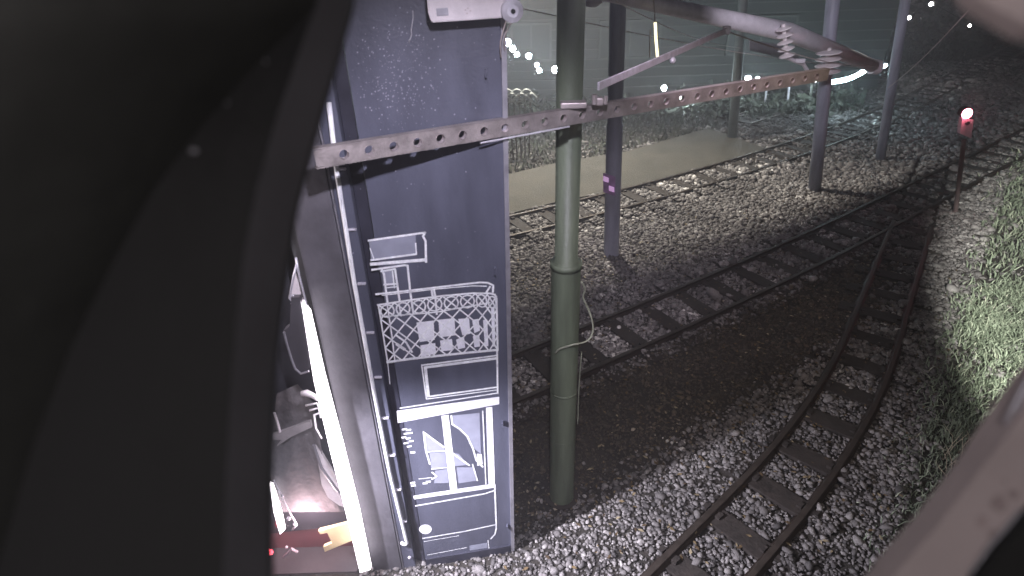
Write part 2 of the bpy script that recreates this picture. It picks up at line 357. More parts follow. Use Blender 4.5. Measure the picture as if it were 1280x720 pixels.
# ------------------------------------------------------------------ painted door panel
BR, BL = G(642, 689), G(533, 707)
e = (BR-BL).normalized(); up = Vector((0,0,1)); nrm = e.cross(up); nrm = nrm if nrm.y < 0 else -nrm
W = (BR-BL).length
def pl(x, y, off=0.0):
    d = ray(x, y); t = (BL-CP).dot(nrm)/d.dot(nrm); return CP + d*t + nrm*off
panel = thing('painted_door', BR, 'tall navy door leaf painted with white line drawing of a double deck tram', 'door')
TOP = 5.35
def pp(u, z, o): return BL + e*u + up*z + nrm*o
bm = BM(); sheet(bm, [pp(0,.02,0), pp(W-.02,.02,0), pl(630.5,2)+(pl(630.5,2)-BR)*.12-e*.02, pp(0,TOP,0)], .05, -nrm)
link('door_skin', bm, MT['navy'], panel)
bm = BM(); bar(bm, pp(W-.008,.02,.004), pl(630.5,2)+(pl(630.5,2)-BR)*.12-e*.008+nrm*.004, .02, .03); link('edge_trim', bm, MT['jamb_l'], panel)
bm = BM(); bar(bm, pp(0,.05,.006), pp(W-.03,.05,.006), .012, .10); link('kick_strip', bm, MT['navy_d'], panel)
bm = BM()
for z_ in (.35, 1.6, 3.0, 4.3): bar(bm, pp(W-.05,z_-.0,.006), pp(W-.05,z_+.05,.006), .012, .05)
link('fixing_plate', bm, MT['navy'], panel)
def ribbon(bm, pts, w, off=.003):
    P = [pl(x, y, off) for x, y in pts]; w = w*1.3
    for a, b in zip(P, P[1:]):
        d = (b-a)
        if d.length < 1e-5: continue
        d.normalize(); s = d.cross(nrm).normalized()*w/2; a2 = a-d*w*.3; b2 = b+d*w*.3
        bm.faces.new([bm.verts.new(q) for q in (a2-s, b2-s, b2+s, a2+s)])
def poly(bm, pts, off=.0015): bm.faces.new([bm.verts.new(pl(x, y, off)) for x, y in pts])
c8 = lambda x, y: (x/4+440, y/4+280)
c6 = lambda x, y: (x/4+440, y/4+340)
c7 = lambda x, y: (x/3+440, y/3+480)
L_, W1, W2 = MT['line'], .011, .018
# grey and pale fills
bm = BM()
poly(bm, [c8(85,85), c8(318,55), c8(320,150), c8(95,178)])
poly(bm, [c8(160,235), c8(205,232), c8(212,305), c8(170,308)])
poly(bm, [c7(375,118), c7(478,108), c7(484,262), c7(455,240), c7(432,190), c7(405,165), c7(378,150)])
poly(bm, [c7(270,182), c7(345,235), c7(348,248), c7(277,252)])
poly(bm, [c7(290,258), c7(350,255), c7(356,310), c7(298,318)])
poly(bm, [c7(375,256), c7(400,262), c7(438,303), c7(383,308)])
poly(bm, [c7(312,325), c7(357,318), c7(363,370), c7(308,372)])
poly(bm, [c7(392,312), c7(452,312), c7(466,362), c7(400,372)])
link('grey_drawing_fill', bm, MT['fill'], panel)
bm = BM()
for q in ([(322,492),(408,482),(414,578),(338,590)], [(342,606),(416,594),(421,648),(344,664)], [(432,478),(512,470),(518,556),(438,566)], [(530,474),(585,470),(592,548),(552,556)],
          [(440,582),(500,574),(506,630),(446,636)], [(600,478),(632,474),(640,532),(612,545)], [(520,578),(560,560),(566,618),(530,626)], [(604,560),(636,552),(640,612),(612,616)], [(655,480),(676,476),(682,610),(664,612)], [(695,420),(712,410),(716,612),(702,612)]):
    poly(bm, [c8(*k) for k in q])
poly(bm, [c7(168,100), c7(552,47), c7(552,75), c7(172,145)], .0022)
poly(bm, [c7(230,418), c7(535,372), c7(535,388), c7(232,432)], .0022)
poly(bm, [c7(335,119), c7(362,115), c7(395,395), c7(368,400)], .0022)
poly(bm, [c7(502,88), c7(526,85), c7(536,376), c7(512,380)], .0022)
poly(bm, [c7(468,262), c7(486,262), c7(490,300), c7(470,306)])
link('white_drawing_block', bm, MT['pale'], panel)
bm = BM(); r1 = lambda pts, w=W1: ribbon(bm, pts, w)
r1([c8(82,82), c8(366,42)]); r1([c8(366,42), c8(355,60), c8(368,85), c8(370,190)]); r1([c8(95,200), c8(370,178)], W2); r1([c8(95,180), c8(318,150)]); r1([c8(318,95), c8(322,152)], .007); r1([c8(100,228), c8(262,205)])
r1([c8(90,120), c8(110,175)], .006)
r1([c8(145,236), c8(215,224)]); r1([c8(150,228), c8(160,250), c8(178,395)]); r1([c8(203,235), c8(212,318)], .007); r1([c8(215,226), c8(226,300), c8(238,382)]); r1([c8(160,302), c8(228,298)]); r1([c8(168,318), c8(230,312)], .007); r1([c8(262,205), c8(278,207), c8(292,345)])
top = [c8(120,350), c8(300,330), c8(420,316), c8(540,302), c8(640,291), c8(680,293), c8(706,306), c8(704,340)]
r1(top); r1([c8(150,356), c8(420,324), c8(600,308), c8(672,310)], .006); r1([c8(128,404), c8(300,378), c8(420,362), c8(600,345), c8(690,346), c8(714,352), c8(722,372), c8(728,630)]); r1([c8(672,340), c8(690,312)])
r1([c8(292,345), c8(300,400), c8(306,440)]); r1([c8(398,330), c8(404,364)]); r1([c8(410,330), c8(416,360), c8(424,450)]); r1([c8(176,400), c8(200,560), c8(214,680)], .007); r1([c8(236,400), c8(246,460)], .007)
r1([c8(150,462), c8(420,440), c8(600,408), c8(690,392)], .008)
r1([c8(176,690), c8(300,672), c8(560,644), c8(728,628)], .016)
# diamond lattice, closer together toward the curved end
def LT(a, b):                                    # a across 0..1, b down 0..1
    a2 = a if a < .55 else .55 + (a-.55)*(1-.45*(a-.55)/.45*1.0)*1.0
    x = 132 + a2/.80*(722-132)/1.0*1.0 if False else None
    xs = np.interp(a, [0,.14,.28,.42,.55,.66,.75,.83,.90,.95,1], [0,.15,.30,.45,.60,.72,.82,.89,.94,.975,1])
    ylt = np.interp(xs, [0,.5,.85,1], [404,362,345,360]); ylb = 690-62*xs
    x = (132+(178-132)*b)*(1-xs) + (722+(728-722)*b)*xs
    return c8(x, ylt+(ylb-ylt)*b)
NX, NY = 8, 4
for i in range(NX):
    for j in range(NY):
        a0, a1, b0, b1 = i/NX, (i+1)/NX, j/NY, (j+1)/NY; am, bmid = (a0+a1)/2, (b0+b1)/2; w = .0085
        if j == 0:   # rounded loops in the top row
            r1([LT(am+.5/NX*math.cos(q)*.86, bmid+.5/NY*math.sin(q)*.86) for q in np.linspace(0, 2*math.pi, 13)], w)
        r1([LT(a0,b1), LT(am,bmid), LT(a1,b0)], w); r1([LT(a0,b0), LT(am,bmid), LT(a1,b1)], w)
for j in range(NY): r1([LT(0,j/NY), LT(-.02,(j+.5)/NY), LT(0,(j+1)/NY)], .008)
r1([c8(220,555), c8(270,590), c8(300,640)]); r1([c8(225,600), c8(262,625)], W2)
# waist panels
r1([c6(350,465), c6(725,416)]); r1([c6(366,476), c6(725,430)], W2); r1([c6(348,462), c6(372,634)], .007); r1([c6(366,476), c6(382,622)], W2); r1([c6(380,622), c6(728,574)]); r1([c6(372,634), c6(728,588)], .007); r1([c6(240,680), c6(728,604)], .008); r1([c6(725,385), c6(728,606)]); r1([c6(178,450), c6(190,560)], .004)
# lower window, apron
r1([c7(490,100), c7(502,374)], .007); r1([c7(372,118), c7(376,150), c7(404,168), c7(432,195), c7(455,245), c7(466,285), c7(490,310)]); r1([c7(268,178), c7(278,252), c7(292,300)]); r1([c7(268,180), c7(345,236)]); r1([c7(376,258), c7(440,304)]); r1([c7(278,254), c7(350,250)], .008); r1([c7(298,318), c7(360,312)], .008); r1([c7(452,300), c7(470,362)], .008)
r1([c7(238,456), c7(400,428), c7(500,410), c7(535,398)]); r1([c7(535,376), c7(541,540), c7(536,562), c7(520,580)]); r1([c7(265,578), c7(420,552), c7(540,526)]); r1([c7(270,590), c7(400,568)], .005); r1([c7(284,640), c7(430,612)], .006); r1([c7(284,672), c7(600,626)], .006); r1([c7(510,585), c7(514,622)], .006)
for (x, y) in [(190,170),(206,172),(196,186),(212,184),(188,200),(204,204),(216,214),(196,222),(208,234)]: r1([c7(x,y), c7(x+13,y-2)], .012)
for (x, y) in [(222,370),(224,380),(268,372),(280,366),(222,256)]: r1([c7(x,y), c7(x+12,y-1)], .016)
r1([c7(300,330), c7(318,345), c7(300,356)], .01); r1([c7(250,355), c7(300,350)], .005)
link('white_tram_drawing', bm, L_, panel)
bm = BM(); poly(bm, [c7(440,606), c7(508,594), c7(509,614), c7(442,624)]); link('grey_step_drawing', bm, MT['fill'], panel)
hl = BM(); poly(hl, [c7(275+24*math.cos(q), 544+18*math.sin(q)) for q in np.linspace(0, 2*math.pi, 17)[:-1]], .0025); link('drawn_headlamp', hl, MT['pale'], panel)
bm = BM()
for k_ in range(430):
    if random.random() < .8: x, y = random.gauss(498, 26), random.gauss(95, 36)
    else: x, y = random.uniform(440, 620), random.uniform(20, 350)
    if not (436 < x < 622 and 8 < y < 345): continue
    s = random.choice([.45,.5,.6,.7,.9,1.2])*.9; n = 6
    poly(bm, [(x+s*math.cos(q)*random.uniform(.7,1.2), y+s*1.1*math.sin(q)*random.uniform(.7,1.2)) for q in np.linspace(0, 2*math.pi, n+1)[:-1]], .002)
link('paint_fleck', bm, mat('fleck_paint', (.27,.27,.33), .6), panel, kind='stuff', label='pale flecks over the upper part of the door')
# recess, neighbouring leaf with conduit, jamb
Yj = BL.y
def vcol(name, x0, x1, yf, depth, m, parent=None, z1=TOP, **kw):
    bm = BM(); box(bm, ((x0+x1)/2, yf+depth/2, z1/2), (x1-x0, depth, z1), None, .004); return link(name, bm, m, parent, **kw)
fr = thing('door_frame', (BL.x-.3, Yj, 0), 'grey steel door frame post standing left of the painted navy door', 'door frame')
xl = G(505, 712).x; xg = G(468, 716).x
vcol('hinge_channel', BL.x-.09, BL.x-.012, Yj+.03, .12, MT['navy_d'], fr)
vcol('inner_leaf', xl, BL.x-.095, Yj-.02, .08, MT['navy'], fr)
vcol('edge_bead', xl-.012, xl-.002, Yj-.03, .05, MT['jamb_l'], fr)
vcol('post', xg, xl-.016, Yj-.04, .1, MT['jamb'], fr)
vcol('post_lip', xg-.012, xg-.002, Yj-.03, .08, MT['jamb'], fr)
t = thing('conduit', G(508, 690), 'thin white vertical conduit clipped to the dark strip beside the painted door', 'conduit')
cx = [at(x, y, Yj-.045) for x, y in [(411,128),(421,215),(432,285),(443,355),(466,482),(487,590),(508,676)]]
bot = cx[-1]; cx0 = cx[0]
bm = BM(); top_ = cx0 + (cx0-cx[1])*.0
tube(bm, [cx0] + cx[1:] + [bot+Vector((.004,0,-.03)), bot+Vector((-.012,0,-.05)), bot+Vector((-.035,0,-.045)), bot+Vector((-.045,0,-.02))], .0145, 10)
link('pipe', bm, mat('white_conduit', (.85,.85,.92), .4), t, smooth=True)
for k_ in range(1, 10):
    q = cx0.lerp(bot, k_/9.6); bm = BM(); box(bm, q+Vector((0,.018,0)), (.055,.022,.014), None, .003); link('clip', bm, MT['whitemetal'], t)
bm = BM(); ico(bm, at(512, 697, Yj-.05), .014, 2); link('end_cap', bm, MT['whitemetal'], t)
# ------------------------------------------------------------------ shed interior and the tram in the gap
sh = thing('tram_shed', (-4.2, 6.5, 0), 'dark interior of the shed seen through the narrow gap left of the door post', 'shed')
bm = BM(); box(bm, (-4.6, 7.6, 2.7), (6.2, .12, 5.4)); link('back_wall', bm, MT['shed'], sh)
bm = BM(); box(bm, (-1.42, 5.56, 2.7), (.08, 3.9, 5.4)); link('side_wall', bm, MT['shed'], sh)
bm = BM(); box(bm, (-4.6, 5.5, .011), (6.2, 4.1, .02)); link('shed_floor', bm, MT['floor'], sh)
YT = 3.66
def t3(x, y, dy=0): return at(x, y, YT+dy)
tr = thing('tram', (t3(400,700).x, YT, 0), 'tram front with dark windscreen standing inside the shed behind the door post', 'tram')
def sheetpix(pts, dy, th): 
    bm = BM(); sheet(bm, [t3(x, y, dy) for x, y in pts], th, (0,1,0)); return bm
link('body', sheetpix([(200,640),(335,632),(428,628),(470,716),(500,790),(200,840)], .06, 1.4), mat('tram_haze_red', (.20,.06,.07), .35, 0, .2, 3), tr)  # red of the body also stands in for reddish haze
link('windscreen', sheetpix([(240,330),(356,322),(372,400),(402,520),(446,655),(330,668),(220,660)], .0, .04), MT['glass'], tr)
link('upper_body', sheetpix([(200,200),(330,190),(356,320),(240,328)], .02, .5), MT['trambody'], tr)
link('corner_pillar', sheetpix([(377,380),(386,392),(404,470),(428,560),(448,640),(463,712),(450,716),(437,660),(413,565),(392,475)], -.33, .05), MT['strip'], tr, label='white corner pillar strip, its blown-out light added as glow')
bl = BM()   # grey folds modelled to stand in for reflections in the windscreen
gx, gy = 22, 26
grid = []
for j in range(gy+1):
    v = j/gy; row = []
    xl_, xr_ = np.interp(v, [0,.3,.7,1], [346,341,338,345]), np.interp(v, [0,.15,.35,.6,.85,1], [372,392,398,404,418,432])
    for i in range(gx+1):
        u = i/gx; x = xl_+(xr_-xl_)*u; y = 492+v*148 - 12*u*(1-v)
        row.append(bl.verts.new(t3(x, y, -.10 + .016*math.sin(u*9+v*3)+.008*math.sin(u*21-v*9)*v+.03*math.sin(v*6+u*2))))
    grid.append(row)
for j in range(gy):
    for i in range(gx): bl.faces.new((grid[j][i], grid[j][i+1], grid[j+1][i+1], grid[j+1][i]))
link('reflection_folds', bl, MT['reflection'], tr, smooth=True, label='crumpled grey folds standing in for reflections in the windscreen')
link('reflection_crease', sheetpix([(341,543),(388,526),(390,534),(364,546),(346,558),(352,550),(341,550)], -.17, .02), mat('pale_reflection', (.26,.24,.25), .9), tr)
bm = BM(); tube(bm, [t3(x, y, -.2) for x, y in [(392,556),(402,585),(418,608),(436,630)]], .012, 8); link('wiper', bm, MT['mirrorm'], tr)
link('curved_panel', sheetpix([(394,556),(402,566),(420,596),(432,620),(438,636),(424,632),(410,622),(402,606)], -.14, .02), mat('pale_panel', (.33,.31,.33), .5), tr)
mr = link('wing_mirror', sheetpix([(364,372),(374,372),(380,395),(386,420),(392,454),(386,462),(374,466),(366,458),(356,424),(354,414),(362,408)], -.32, .06), MT['mirrorm'], tr)
bm = BM(); tube(bm, [t3(x, y, -.33) for x, y in [(355,415),(358,428),(364,448),(369,461),(376,467),(386,464)]], .008, 8); link('mirror_rim', bm, MT['jamb_l'], mr)
bm = BM(); tube(bm, [t3(x, y, -.3) for x, y in [(370,322),(374,345),(381,372),(388,405),(394,430),(400,462),(404,478)]], .007, 6); tube(bm, [t3(x, y, -.3) for x, y in [(371,330),(366,350),(362,372),(372,386)]], .008, 6); tube(bm, [t3(x, y, -.3) for x, y in [(362,374),(366,368),(369,376),(364,380)]], .006, 6)
link('mirror_bracket', bm, MT['whitemetal'], tr, smooth=True)
link('bracket_plate', sheetpix([(368,340),(373,352),(377,372),(384,386),(366,384),(362,366)], -.28, .015), MT['white'], tr)
bm = BM(); tube(bm, [t3(x, y, -.3) for x, y in [(377,492),(383,491),(392,495),(398,499)]], [.02,.026,.02,.016], 10)
for k_ in range(3): tube(bm, [t3(382+k_*5, 507+k_*6, -.3), t3(396+k_*2, 504+k_*6, -.3), t3(399+k_, 510+k_*6, -.3)], .008, 6)
tube(bm, [t3(x, y, -.3) for x, y in [(393,520),(395,535),(402,548)]], .006, 6)
link('white_handle', bm, MT['white'], tr, smooth=True)
bm = BM(); tube(bm, [t3(343,516,-.2), t3(347,528,-.2), t3(350,540,-.2)], .009, 6); link('chrome_catch', bm, MT['white'], tr)
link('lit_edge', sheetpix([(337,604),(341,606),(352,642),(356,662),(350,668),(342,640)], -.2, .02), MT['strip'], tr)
for x, y, r_0 in [(353,620,.012),(351,634,.011),(361,648,.018),(368,655,.014),(446,648,.02),(452,657,.018)]:
    bm = BM(); ico(bm, t3(x, y, -.22), r_0, 2); link('chrome_knob', bm, MT['whitemetal'], tr, smooth=True)
bm = BM()
tube(bm, [t3(x, y, -.22) for x, y in [(342,600),(352,620),(364,644),(371,656),(366,662)]], .007, 6)
link('chrome_fitting', bm, MT['whitemetal'], tr, smooth=True)
link('yellow_plate', sheetpix([(398,664),(436,654),(444,674),(406,690),(404,684),(415,679),(409,666),(400,668)], -.2, .03), MT['yellow'], tr)
bm = BM(); ico(bm, t3(336,690,-.15), .04, 3, (1,.5,1)); link('tail_lamp', bm, MT['redtail'], tr, smooth=True)
bm = BM(); tube(bm, [t3(355,696,-.2), t3(365,686,-.2), t3(372,690,-.2)], .012, 8); ico(bm, t3(358,684,-.2), .014); link('coupling', bm, MT['sigbox'], tr)

# ------------------------------------------------------------------ near camera: dark cover, flange, brown board
cv = thing('dark_cover', near(150, 360, .8), 'large black curved cover filling the whole left side close to the camera', 'cover')
edge = [(441,-60),(440,0),(418,80),(396,155),(368,260),(350,380),(340,470),(336,560),(335,640),(337,800)]
e2 = [(405,-60),(398,0),(372,70),(345,150),(322,230),(305,320),(296,400),(288,500),(282,600),(276,800)]
e3 = [(430,-60),(392,10),(330,70),(250,160),(190,240),(140,330),(90,430),(40,560),(-30,800)]
def strip_between(A, B, da, db, th):
    bm = BM(); n = 40
    def sm(L, t): 
        k = t*(len(L)-1); i = min(int(k), len(L)-2); f = k-i; return (L[i][0]*(1-f)+L[i+1][0]*f, L[i][1]*(1-f)+L[i+1][1]*f)
    rows = []
    for j in range(n+1):
        t_ = j/n; a = sm(A, t_); b = sm(B, t_); P1 = near(*a, da); P2 = near(*b, db); Pm = (P1+P2)/2
        o = CF*th
        rows.append([bm.verts.new(q) for q in (P1, Pm, P2, P2+o, Pm+o, P1+o)])
    for a, b in zip(rows, rows[1:]):
        for k in range(6): bm.faces.new((a[k], a[(k+1) % 6], b[(k+1) % 6], b[k]))
    bm.faces.new(rows[0][::-1]); bm.faces.new(rows[-1]); bmesh.ops.recalc_face_normals(bm, faces=bm.faces[:]); return bm
link('edge_flange', strip_between(e2, edge, .60, .63, .012), MT['flange'], cv, smooth=False)
link('fold', strip_between(e3, e2, .66, .602, .012), MT['cover2'], cv)
link('skin', strip_between([(-420,-60)]*1+[(-420,60),(-420,150),(-420,250),(-420,350),(-420,450),(-420,550),(-420,600),(-420,700),(-420,800)], e3, .55, .662, .012), MT['black'], cv, smooth=True)
bm = BM(); ico(bm, near(242,189,.585), .0022, 2, (1.6,1,1)); ico(bm, near(284,129,.585), .0012); ico(bm, near(332,77,.585), .0012); link('grit_speck', bm, MT['jamb_l'], cv)

bd = thing('brown_board', near(1200, 650, .7), 'blurred brown weathered board crossing the bottom right corner near the camera', 'board')
def board(pts, dist, th, m, name, parent, dists=None):
    bm = BM(); sheet(bm, [near(x, y, dists[i] if dists else dist) for i, (x, y) in enumerate(pts)], th, CF); return link(name, bm, m, parent)
bp = [(1075,780),(1120,716),(1170,660),(1225,588),(1262,530),(1300,478),(1380,380),(1420,480),(1300,615),(1276,638),(1240,680),(1212,718),(1170,790)]
board(bp, .75, .03, MT['board'], 'plank', bd)
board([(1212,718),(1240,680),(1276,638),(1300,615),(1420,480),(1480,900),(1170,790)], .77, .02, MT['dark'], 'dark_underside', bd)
bm = BM(); tube(bm, [near(x, y, .742) for x, y in [(1212,718),(1224,702),(1240,680),(1258,660),(1276,638)]], .0011, 6); link('frayed_edge', bm, MT['jamb_l'], bd)
for (x, y, s) in [(1249,630,11),(1228,652,8),(1267,618,7),(1243,668,7),(1275,580,9),(1258,600,5)]:
    bm = BM(); sheet(bm, [near(x+s*math.cos(q)*random.uniform(.75,1.1), y+s*math.sin(q)*random.uniform(.75,1.1), .7485) for q in np.linspace(0, 2*math.pi, 15)[:-1]], .0008, CF); link('stain', bm, MT['stain'], bd)
cb = thing('cable', near(1275, 490, .72), 'shiny pale cable running along the top edge of the brown board', 'cable')
bm = BM(); tube(bm, [near(x, y, .74) for x, y in [(1320,430),(1290,466),(1276,490),(1264,514),(1256,530)]], .0022, 8); tube(bm, [near(x, y, .735) for x, y in [(1325,436),(1296,470),(1282,494),(1270,516)]], .0015, 8)
link('wire', bm, MT['whitemetal'], cb, smooth=True)
rm = thing('housing_rim', near(1260, 5, .5), 'mauve grey corner of the camera housing at the top right of the view', 'housing')
board([(1222,-4),(1240,8),(1262,20),(1290,36),(1400,60),(1400,-120),(1200,-60)], .5, .015, MT['board'], 'rim', rm)

# ------------------------------------------------------------------ poles
def pole(base, lean, h, r0, r1, m, label, collar=None, name='pole'):
    t = thing('overhead_pole', base, label, 'pole', 'poles holding the overhead wires')
    bm = BM(); 
    if collar:
        zc = collar; pts = [base+Vector((lean[0]*z/h, lean[1]*z/h, z)) for z in (0,.02,zc,zc+.03,zc+.05,h)]
        tube(bm, pts, [r0,r0,r0*.98,r0*.98,r1,r1], 28)
    else:
        pts = [base+Vector((lean[0]*z/h, lean[1]*z/h, z)) for z in (0,h*.5,h)]; tube(bm, pts, [r0,(r0+r1)/2,r1], 20)
    link('shaft', bm, m, t, smooth=True)
    return t
P1, P2, P3, P4, P5 = G(702,622), G(764,318), G(915,174), G(1018,238), G(1100,200)
def lean_to(base, x, y, r):  # horizontal offset so that the shaft passes through what the photo shows
    # point of the shaft at same depth plane
    q = at(x, y, base.y); return q.x-base.x, q.z
def mk(base, x, y, h, *a, **k):
    dx, zz = lean_to(base, x, y, 0); return pole(base, (dx*h/zz, 0), h, *a, **k), dx/zz
g, l1 = mk(P1, 713, 60, 6.2, .122, .092, MT['green'], 'thick green pole with a loose cable in front of the middle track', collar=2.72)
def on(base, l, z, a=0, r=0): return base + Vector((l*z + r*math.cos(a), r*math.sin(a), z))
for z0_, z1_, r0_ in [(2.70,2.75,.128),(1.42,1.44,.1235),(.86,.87,.1235)]:
    bm = BM(); tube(bm, [on(P1,l1,z0_), on(P1,l1,z1_)], r0_, 28); link('band', bm, MT['green'], g, smooth=True)
bm = BM(); cp = [at(x, y, P1.y+dy) for x, y, dy in [(727,352,-.05),(731,362,-.02),(729,372,.0),(736,388,0),(741,405,-.02),(740,418,-.05),(732,427,-.09),(716,431,-.14),(700,436,-.13),(694,441,-.12)]]
from mathutils import geometry
def smooth_path(P, n=6):
    out = []
    for i in range(len(P)-1):
        p0, p1, p2, p3 = P[max(i-1,0)], P[i], P[i+1], P[min(i+2,len(P)-1)]
        for k in range(n):
            t = k/n; out.append(.5*((2*p1)+(-p0+p2)*t+(2*p0-5*p1+4*p2-p3)*t*t+(-p0+3*p1-3*p2+p3)*t**3))
    return out+[P[-1]]
tube(bm, smooth_path(cp), .0085, 8); tube(bm, smooth_path([at(727,440,P1.y), at(724,480,P1.y), at(722,530,P1.y)]), .006, 6); link('loose_cable', bm, MT['cable'], g, smooth=True)
bm = BM(); tube(bm, [on(P1,l1,.0), on(P1,l1,.03)], .17, 28); link('foot', bm, MT['sleeper'], g)
g2_, l2 = mk(P2, 771, 60, 6.5, .135, .12, MT['blue'], 'blue grey pole with a small pink and white reflector plate', collar=2.3)
def square(cxy, s, m, name, par, Y):
    x, y = cxy; bm = BM(); sheet(bm, [at(x-s, y-s*.95-.8, Y), at(x+s, y-s*.8+1.2, Y), at(x+s, y+s*1.0+1.2, Y), at(x-s, y+s*.9-.8, Y)], .012, (0,1,0)); return link(name, bm, m, par)
Yr = P2.y-.15
pt = link('marker_plate', (lambda b: (sheet(b, [at(754,216,Yr+.012), at(769,221,Yr+.012), at(769,245,Yr+.012), at(754,240,Yr+.012)], .01, (0,1,0)), b)[1])(BM()), MT['reflect_d'], g2_)
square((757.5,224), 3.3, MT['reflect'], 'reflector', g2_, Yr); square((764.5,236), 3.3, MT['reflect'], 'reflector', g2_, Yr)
g3, l3 = mk(P3, 925, 52, 6.0, .125, .12, MT['palepole'], 'slim pale grey pole at the far end of the beige path')
g4, l4 = mk(P4, 1031, 105, 5.6, .13, .12, MT['blue'], 'dark blue grey pole between the far and middle tracks')
g5, l5 = mk(P5, 1114, 112, 5.4, .11, .1, MT['blue'], 'thin grey pole nearest to the curving string of cool lights')
# perforated beam
bmn = thing('perforated_beam', G(560,170,3.7), 'long mauve steel beam with a row of round holes crossing in front of poles', 'beam')
def Gz(x, y): 
    z = np.interp(x, [395,1010], [4.02,3.98]); return G(x, y, float(z))
a, b = Gz(394, 199), Gz(1036, 93)
d, s, tt = frame_axes(a, b); Lb = (b-a).length; hb = .135
dA_ = (a-CP).dot(CF); dB_ = (b-CP).dot(CF)
h0, h1 = 24*dA_/F, 13*dB_/F
hx = [430,462,493,523,552,579,606,632,657,682,706,729,751,772,793,813,832,850,868,885,901,917,932,946,960,973,986]
# solve hole places along the beam from where they show
def along(x):
    lo, hi = 0.0, 1.0
    for _ in range(40):
        m = (lo+hi)/2; q = a.lerp(b, m); X = project(*q)[0]
        if X < x: lo = m
        else: hi = m
    return lo*Lb
n0, n1 = along(430), along(813); pitch_ = (n1-n0)/15
holes = []; q = n0-pitch_
while q > .05: holes.append(q); q -= pitch_
q = n0
while q < Lb-.05: holes.append(q); q += pitch_
holes = sorted(h for h in holes if .04 < h < Lb-.04)
nf = s if s.dot(CP-a) > 0 else -s
def bh(u): return h0+(h1-h0)*u/Lb
def web_pt(u, v): return a + d*u + tt*v
bm = BM(); cells = [0]+[(holes[i]+holes[i+1])/2 for i in range(len(holes)-1)]+[Lb]
for hI, hu in enumerate(holes):
    c0, c1 = cells[hI], cells[hI+1]; r = bh(hu)*.26; K = 24
    ring = []; outer = []
    for k in range(K):
        an = 2*math.pi*k/K; cu, cvv = math.cos(an), math.sin(an)
        ring.append((hu+r*cu, r*cvv))
        tx = ((c1-hu) if cu > 0 else (hu-c0))/abs(cu) if abs(cu) > 1e-6 else 1e9; ty = (bh(hu)/2)/abs(cvv) if abs(cvv) > 1e-6 else 1e9; T = min(tx, ty)
        uu = hu+T*cu; vv = T*cvv
        if ty <= tx: vv = math.copysign(bh(uu)/2, vv)
        outer.append((uu, vv))
    th = .045
    for off, flip in ((0, 1), (-.006, 0)):
        ri = [bm.verts.new(web_pt(*p)+nf*off) for p in ring]; ou = [bm.verts.new(web_pt(*p)+nf*off) for p in outer]
        for k in range(K): bm.faces.new((ri[k], ri[(k+1) % K], ou[(k+1) % K], ou[k]))
        for cu, cvv in ((c0,-1),(c0,1),(c1,-1),(c1,1)):   # corner fillers
            best = sorted(range(K), key=lambda k: (outer[k][0]-cu)**2+(outer[k][1]-cvv*bh(cu)/2)**2)[:2]
            if abs(best[0]-best[1]) in (1, K-1): bm.faces.new((ou[best[0]], ou[best[1]], bm.verts.new(web_pt(cu, cvv*bh(cu)/2)+nf*off)))
bmesh.ops.recalc_face_normals(bm, faces=bm.faces[:])
link('web', bm, MT['beam'], bmn)
bm = BM()
for hu in holes:
    r = bh(hu)*.26; K = 24
    r0 = [bm.verts.new(web_pt(hu+r*math.cos(2*math.pi*k/K), r*math.sin(2*math.pi*k/K))+nf*.003) for k in range(K)]
    r1_ = [bm.verts.new(web_pt(hu+r*math.cos(2*math.pi*k/K), r*math.sin(2*math.pi*k/K))-nf*.035) for k in range(K)]
    for k in range(K): bm.faces.new((r0[k], r0[(k+1) % K], r1_[(k+1) % K], r1_[k]))
link('hole_rim', bm, MT['beam_in'], bmn, smooth=True)
bm = BM()
for sg in (1, -1):
    p = [web_pt(0, sg*(h0/2+.004)), web_pt(Lb, sg*(h1/2+.004))]
    q = [v.copy() - nf*.05 for v in p]
    sheet(bm, [p[0], p[1], q[1], q[0]], .006, -tt*sg)
link('flange', bm, MT['beam'], bmn)
tr_ = thing('tie_rod', Gz(660,160), 'thin bright rod running just under the perforated beam', 'rod')
ra, rb = web_pt(along(560), -h0/2-.045), web_pt(along(745), -bh(along(745))/2-.03)
bm = BM(); tube(bm, [web_pt(along(600), -bh(along(600))/2-.018), web_pt(along(712), -bh(along(712))/2-.012)], .006, 8); link('rod', bm, MT['whitemetal'], tr_)
cl = thing('beam_clamp', Gz(718,112), 'small clamp fixing the perforated beam to the green pole', 'clamp')
bm = BM(); c_ = web_pt(along(716), bh(along(716))/2+.03)
box(bm, c_, (.16,.08,.035), None, .006); box(bm, c_+Vector((.16,.02,.01)), (.06,.05,.05), None, .01); tube(bm, [c_+Vector((.13,-.02,0)), c_+Vector((.13,-.02,.06))], .016, 8); tube(bm, [c_+Vector((.2,-.02,0)), c_+Vector((.2,-.02,.05))], .012, 8)
link('clamp_block', bm, MT['beam_in'], cl)
# diagonal strut
st = thing('strut', at(830,70,6.0), 'pale angled strut rising to the right above the perforated beam', 'strut')
sa, sb = at(748,108,Gz(748,118).y+.02), at(908,38,6.9)
bm = BM(); bar(bm, sa, sb, .02, .055, .003); link('angle_bar', bm, MT['whitemetal'], st)
dd_ = (sb-sa).normalized()
bm = BM(); box(bm, sb, (.09,.05,.09), None, .02); tube(bm, [sb-Vector((0,.05,0)), sb+Vector((0,.06,0))], .03, 12); link('end_fitting', bm, MT['whitemetal'], st)
bm = BM(); ico(bm, sa.lerp(sb,.48)-Vector((0,.03,.05)), .028, 2); link('clip', bm, MT['whitemetal'], st)
